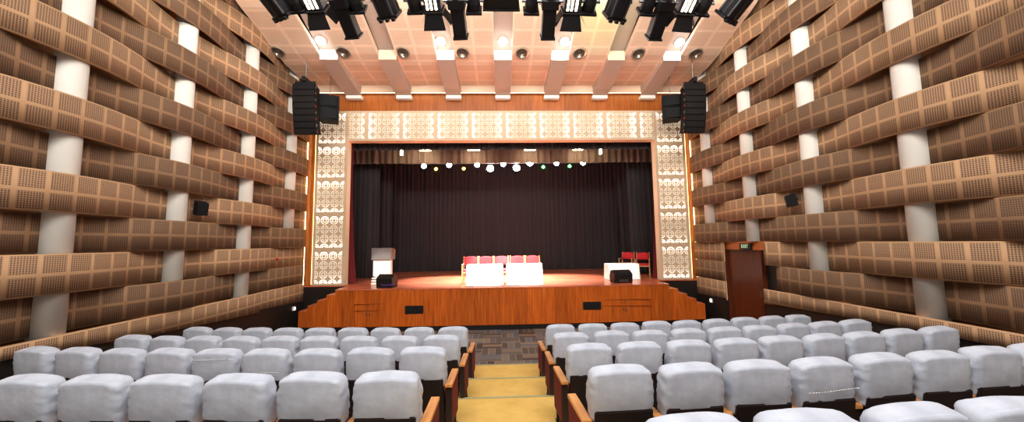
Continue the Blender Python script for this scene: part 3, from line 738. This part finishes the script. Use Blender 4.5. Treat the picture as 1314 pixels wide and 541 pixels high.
t = thing('lectern', 'grey topped lectern with glowing white front panel on stage', 'lectern', (-4.22, 13.1, ZS))
bm = bmesh.new(); prism(bm, [(-.12, .84), (.36, .84), (.40, 1.17), (.36, 1.19), (-.12, 1.26)], 'x', -.345, .345)
obj('desk', bm, M['grey'], t)
obj('front_panel', B(-.30, .31, -.06, .0, .26, .84, bev=.006), M['opal'], t)
obj('post', B(-.26, .27, .0, .3, .22, .84), M['white'], t)
for i in range(3): obj('plinth_slat', B(-.33+.0, .33, -.10-.03*(2-i), .34, .0+.085*i, .045+.085*i), M['opal'], t)
bm = bmesh.new(); tube(bm, (.28, .2, 1.2), (.36, .1, 1.24), .008, n=8); tube(bm, (.36, .1, 1.24), (.385, .02, 1.10), .022, .03, n=12); obj('microphone', bm, M['lintel'], t)

def wedge(label, x, y, rz, w, mark):
    t = thing('stage_monitor', label, 'speaker', (x, y, ZS), rz, 'floor monitor speakers')
    bm = bmesh.new(); prism(bm, [(-.22, 0), (.22, 0), (.26, .22), (.14, .40), (-.02, .42), (-.25, .30)], 'x', -w, w)
    bmesh.ops.bevel(bm, geom=list(bm.edges), offset=.012, segments=2, affect='EDGES')
    obj('cabinet', bm, M['black'], t)
    bm = bmesh.new(); prism(bm, [(-.262, .28), (-.245, .305), (-.04, .415), (-.06, .43)], 'x', -w+.03, w-.03); obj('grille', bm, M['fixture'], t)
    if mark:
        bm = bmesh.new(); px = None
        for i in range(26):
            p = (-w*.35+i*.018, -.243+.0, .10+.03*math.sin(i*1.7)+.012*math.sin(i*.6)+(.0 if i < 18 else .015))
            if px: tube(bm, px, p, .007, n=6)
            px = p
        obj('painted_mark', bm, M['purple'], t)
    else:
        bm = bmesh.new()
        for i in range(4): box(bm, -.12+i*.075, -.09+i*.075, -.26, -.2, .05, .12)
        obj('socket', bm, M['steel'], t)
wedge('black stage monitor with a purple mark beside the lectern', -3.69, 11.96, -.12, .26, True)
wedge('black stage monitor in front of the low white table', 4.06, 12.2, .05, .31, False)

# ------------------------------------------------------------------ theatre seats
def cover_mesh(seed, seam):
    rnd = random.Random(seed); bm = bmesh.new()
    bmesh.ops.create_cube(bm, size=2); bmesh.ops.subdivide_edges(bm, edges=list(bm.edges), cuts=13, use_grid_fill=True)
    hx, hy, hz, r = .255, .075, .20, .042
    off = Vector((rnd.random()*50, rnd.random()*50, rnd.random()*50))
    for v in bm.verts:
        c = v.co.copy(); p = Vector((c.x*hx, c.y*hy, c.z*hz))
        r_ = r*(.62 if p.z > 0 and p.y < 0 else 1)
        inn = Vector((max(-hx+r, min(hx-r, p.x)), max(-hy+r, min(hy-r, p.y)), max(-hz, min(hz-r_, p.z)))); d = p-inn
        if d.length > 1e-6:
            m = max(abs(d.x), abs(d.y), abs(d.z)); d = d.normalized()*m
        q = inn+d
        u, w = q.x/hx, (q.z+hz)/(2*hz)
        q.z -= .022*u*u*max(0, w-.4)/.6+.012*max(0, (abs(u)-.7)/.3)**2*w          # arched top
        q.x *= 1-.05*max(0, w-.72)/.28-.03*max(0, .35-w)/.35+.02*math.sin(w*PI)   # narrower crown and hem
        if q.y < 0: q.y -= .014*(1-u**4)*math.sin(min(1, w*1.1)*PI)+.02*(1-w)
        n1 = noise.noise(q*9+off); n2 = noise.noise(Vector((q.x*5, q.y*14, q.z*22))+off)
        edge = abs(u)**3
        q.y += .0035*n1; q.x += math.copysign(1, q.x)*(.012*n2*edge+.003*n1); q.z += .005*noise.noise(q*5-off)
        # diagonal pulls from the corners
        q.y += .007*edge*math.sin((q.z*1.3+abs(q.x)*.8)*75+seed)*(.4+.6*w)
        if w < .04: q.z += .008*math.sin(q.x*17+seed)
        v.co = q
    bmesh.ops.rotate(bm, verts=bm.verts, cent=(0, 0, 0), matrix=Matrix.Rotation(.16, 3, 'X'))
    me = mesh_of(bm, 'back_cover', M['cover'], True)
    return me
COVERS = [cover_mesh(s, False) for s in range(7)]
def seam_mesh(kind):
    bm = bmesh.new(); N = 40; px = None; z = .115 if kind == 'high' else -.01
    for i in range(N+1):
        x = -.235+.47*i/N; p = (x, -.118+.012*(x/.235)**2*2-(.04*(z<.05)) , z+.006*math.sin(x*9)-.01*(x/.235)**2)
        if px and i % 2: tube(bm, px, p, .0025, n=5)
        px = p
    return mesh_of(bm, 'seam', M['stitch'])
def dark_back():
    bm = bmesh.new(); prism(bm, [(-.035, .70), (.035, .70), (.12, .12), (.05, .10)], 'x', -.235, .235)
    bmesh.ops.bevel(bm, geom=list(bm.edges), offset=.01, segments=2, affect='EDGES'); return mesh_of(bm, 'backrest', M['shell'])
def cushion():
    bm = bmesh.new(); box(bm, -.23, .23, .10, .52, .36, .46, bev=.03); return mesh_of(bm, 'seat', M['seatred'])
def pan():
    bm = bmesh.new(); prism(bm, [(.09, .37), (.52, .37), (.45, .26), (.12, .24)], 'x', -.22, .22); return mesh_of(bm, 'seat_pan', M['shell'])
def arm_me(s):
    bm = bmesh.new(); x = s*.29; box(bm, x-.04, x+.04, .0, .51, .595, .632, bev=.008); return mesh_of(bm, 'armrest', M['oak'])
def panel_me(s):
    bm = bmesh.new(); x = s*.29; prism(bm, [(.03, .17), (.50, .15), (.50, .595), (.02, .595)], 'x', x-.032, x+.032); return mesh_of(bm, 'arm_panel', M['shell'])
def pad_me(s):
    bm = bmesh.new(); x = s*.29; prism(bm, [(.045, .19), (.485, .17), (.485, .585), (.035, .585)], 'x', x-.037, x+.037); return mesh_of(bm, 'arm_upholstery', M['seatred'])
def leg_me(s):
    bm = bmesh.new(); x = s*.29; box(bm, x-.022, x+.022, .22, .27, .0, .17); box(bm, x-.022, x+.022, .40, .45, .0, .17); box(bm, x-.03, x+.03, .16, .50, .0, .012); return mesh_of(bm, 'leg', M['black'])
ME = {'back': dark_back(), 'seat': cushion(), 'pan': pan()}
for s in (-1, 1): ME['arm', s], ME['panel', s], ME['pad', s], ME['leg', s] = arm_me(s), panel_me(s), pad_me(s), leg_me(s)
SEAM = {'high': seam_mesh('high'), 'mid': seam_mesh('mid')}
ROWN = {4: 'front', 3: 'second', 2: 'third', 1: 'fourth', 0: 'nearest'}
Y0 = {4: 6.34, 3: 5.20, 2: 4.10, 1: 2.93, 0: 1.77}
SEAMS = {('left', 2, 4): 'high', ('left', 2, 3): 'mid', ('right', 1, 3): 'mid', ('right', 2, 4): None}
LX = {4: -.83, 3: -.845, 2: -.875, 1: -.90}
RX = {4: 1.02, 3: .995, 2: .985, 1: .955, 0: .945}
PITCH = .583
def add_seat(block, k, i, n):
    sg = -1 if block == 'left' else 1
    x = (LX if sg < 0 else RX)[k]+sg*PITCH*i*(1-.0018*i)
    y = Y0[k]+cy(x)*(1.0 if k > 1 or sg > 0 else .7)
    rz = math.atan(2*CURV*(x-XC))*1.0+random.uniform(-.03, .03)
    seam = SEAMS.get((block, k, i))
    pos = 'aisle seat' if i == 0 else ('wall-end seat' if i == n-1 and n == 9 else '%s from the aisle' % ORD[i+1])
    pos = pos.replace('from the aisle', 'from aisle'); row = ROWN[k]+' row'+('' if k in (4, 0) else ' from stage')
    lab = 'white covered seat%s, %s, %s, %s block' % (' with stitched seam' if seam else '', pos, row, block)
    t = thing('theatre_seat', lab, 'theatre seat', (x, y, zrow(k)), rz, 'white covered theatre seats')
    c = link('back_cover', COVERS[(i*3+k*5+(sg > 0)*2) % len(COVERS)], t, (random.uniform(-.006, .006), 0.058, .818+random.uniform(-.006, .004)), (0, random.uniform(-.02, .02), random.uniform(-.03, .03)))
    if seam: link('seam', SEAM[seam], c)
    link('backrest', ME['back'], t); link('seat', ME['seat'], t); link('seat_pan', ME['pan'], t)
    for s in ((-sg,) if i < n-1 else (-sg, sg)):
        p = link('arm_panel', ME['panel', s], t); link('arm_upholstery', ME['pad', s], p); link('armrest', ME['arm', s], t); link('leg', ME['leg', s], t)
for k in (4, 3, 2, 1):
    for i in range(9 if k > 1 else 7): add_seat('left', k, i, 9)
for k in (4, 3, 2, 1, 0):
    n = {1: 8, 0: 4}.get(k, 9)
    for i in range(n): add_seat('right', k, i, 9 if n > 4 else 99)

# ------------------------------------------------------------------ lamps
def area(name, loc, target, sx, sy, e, c=(1, 1, 1)):
    l = bpy.data.lights.new(name, 'AREA'); l.shape = 'RECTANGLE'; l.size = sx; l.size_y = sy; l.energy = e; l.color = c
    o = bpy.data.objects.new(name, l); COL.objects.link(o); o.location = loc
    o.rotation_euler = (Vector(target)-Vector(loc)).to_track_quat('-Z', 'Y').to_euler(); return o
def spot(name, loc, target, e, ang, c=(1, 1, 1), blend=.5, size=.1):
    l = bpy.data.lights.new(name, 'SPOT'); l.energy = e; l.spot_size = math.radians(ang); l.spot_blend = blend; l.color = c; l.shadow_soft_size = size
    o = bpy.data.objects.new(name, l); COL.objects.link(o); o.location = loc
    o.rotation_euler = (Vector(target)-Vector(loc)).to_track_quat('-Z', 'Y').to_euler(); return o
area('house_light', (0, 1.0, 9.4), (0, 4.5, 0), 9, 1.2, 720, (.95, .97, 1.0))
area('house_light', (-2.5, -1.5, 8.8), (-5.5, 9, 4), 3, 1.5, 430, (1, .89, .76))
area('house_light', (2.7, -1.5, 8.8), (5.7, 9, 4), 3, 1.5, 430, (1, .89, .76))
for x in (-3.6, 0.1, 3.8): area('ceiling_fill', (x, 5.3, 7.25), (x*.9, 9.8, 8.5), 2.6, .2, 200, (1, .95, .87))  # unseen area lamps added to brighten the ceiling strips
for x, tx in ((-3.2, -.5), (-1.1, -.4), (1.3, .6), (3.4, .8)):
    spot('front_spot', (x, 7.0, 6.0), (tx*1.1, 12.3, 1.78), 7500, 16, (1, .93, .82), .5)
spot('front_spot', (-2.4, 7.0, 6.0), (-4.2, 12.9, 1.75), 2600, 9, (1, .9, .76), .6)
spot('front_spot', (2.4, 7.0, 6.0), (4.35, 13.0, 1.55), 3000, 11, (1, .9, .76), .6)
for x, z, c in SL:
    if c in 'wW': spot('stage_wash', (x, 15.3, z-.05), (x*.62, 13.9, ZS), 2600, 52, (.97, .97, 1), .7, .08)
for x in (-2.95, -1.02, 1.22, 3.15): spot('valance_lamp', (x, 14.05, 6.15), (x*1.02, 14.62, 5.9), 14, 150, (1, .8, .55), .8, .05)
spot('green_wash', (2.4, 6.75, 6.9), (2.85, 9.2, 8.7), 260, 40, (.35, 1, .15), 1.)
spot('pilaster_wash', (-4.6, 9.5, 7.6), (-6.9, 12.3, 3.0), 160, 70, (1, .8, .5), 1., .2)  # unseen spots added to warm the wall ends by the stage
spot('pilaster_wash', (4.8, 9.5, 7.6), (7.1, 12.3, 3.0), 160, 70, (1, .8, .5), 1., .2)
w = bpy.data.worlds.new('hall_ambience'); w.use_nodes = True; S.world = w
w.node_tree.nodes['Background'].inputs[0].default_value = (1, .95, .9, 1); w.node_tree.nodes['Background'].inputs[1].default_value = .4

S.view_settings.view_transform = 'Standard'
S.view_settings.look = 'None'
S.view_settings.exposure = 0.
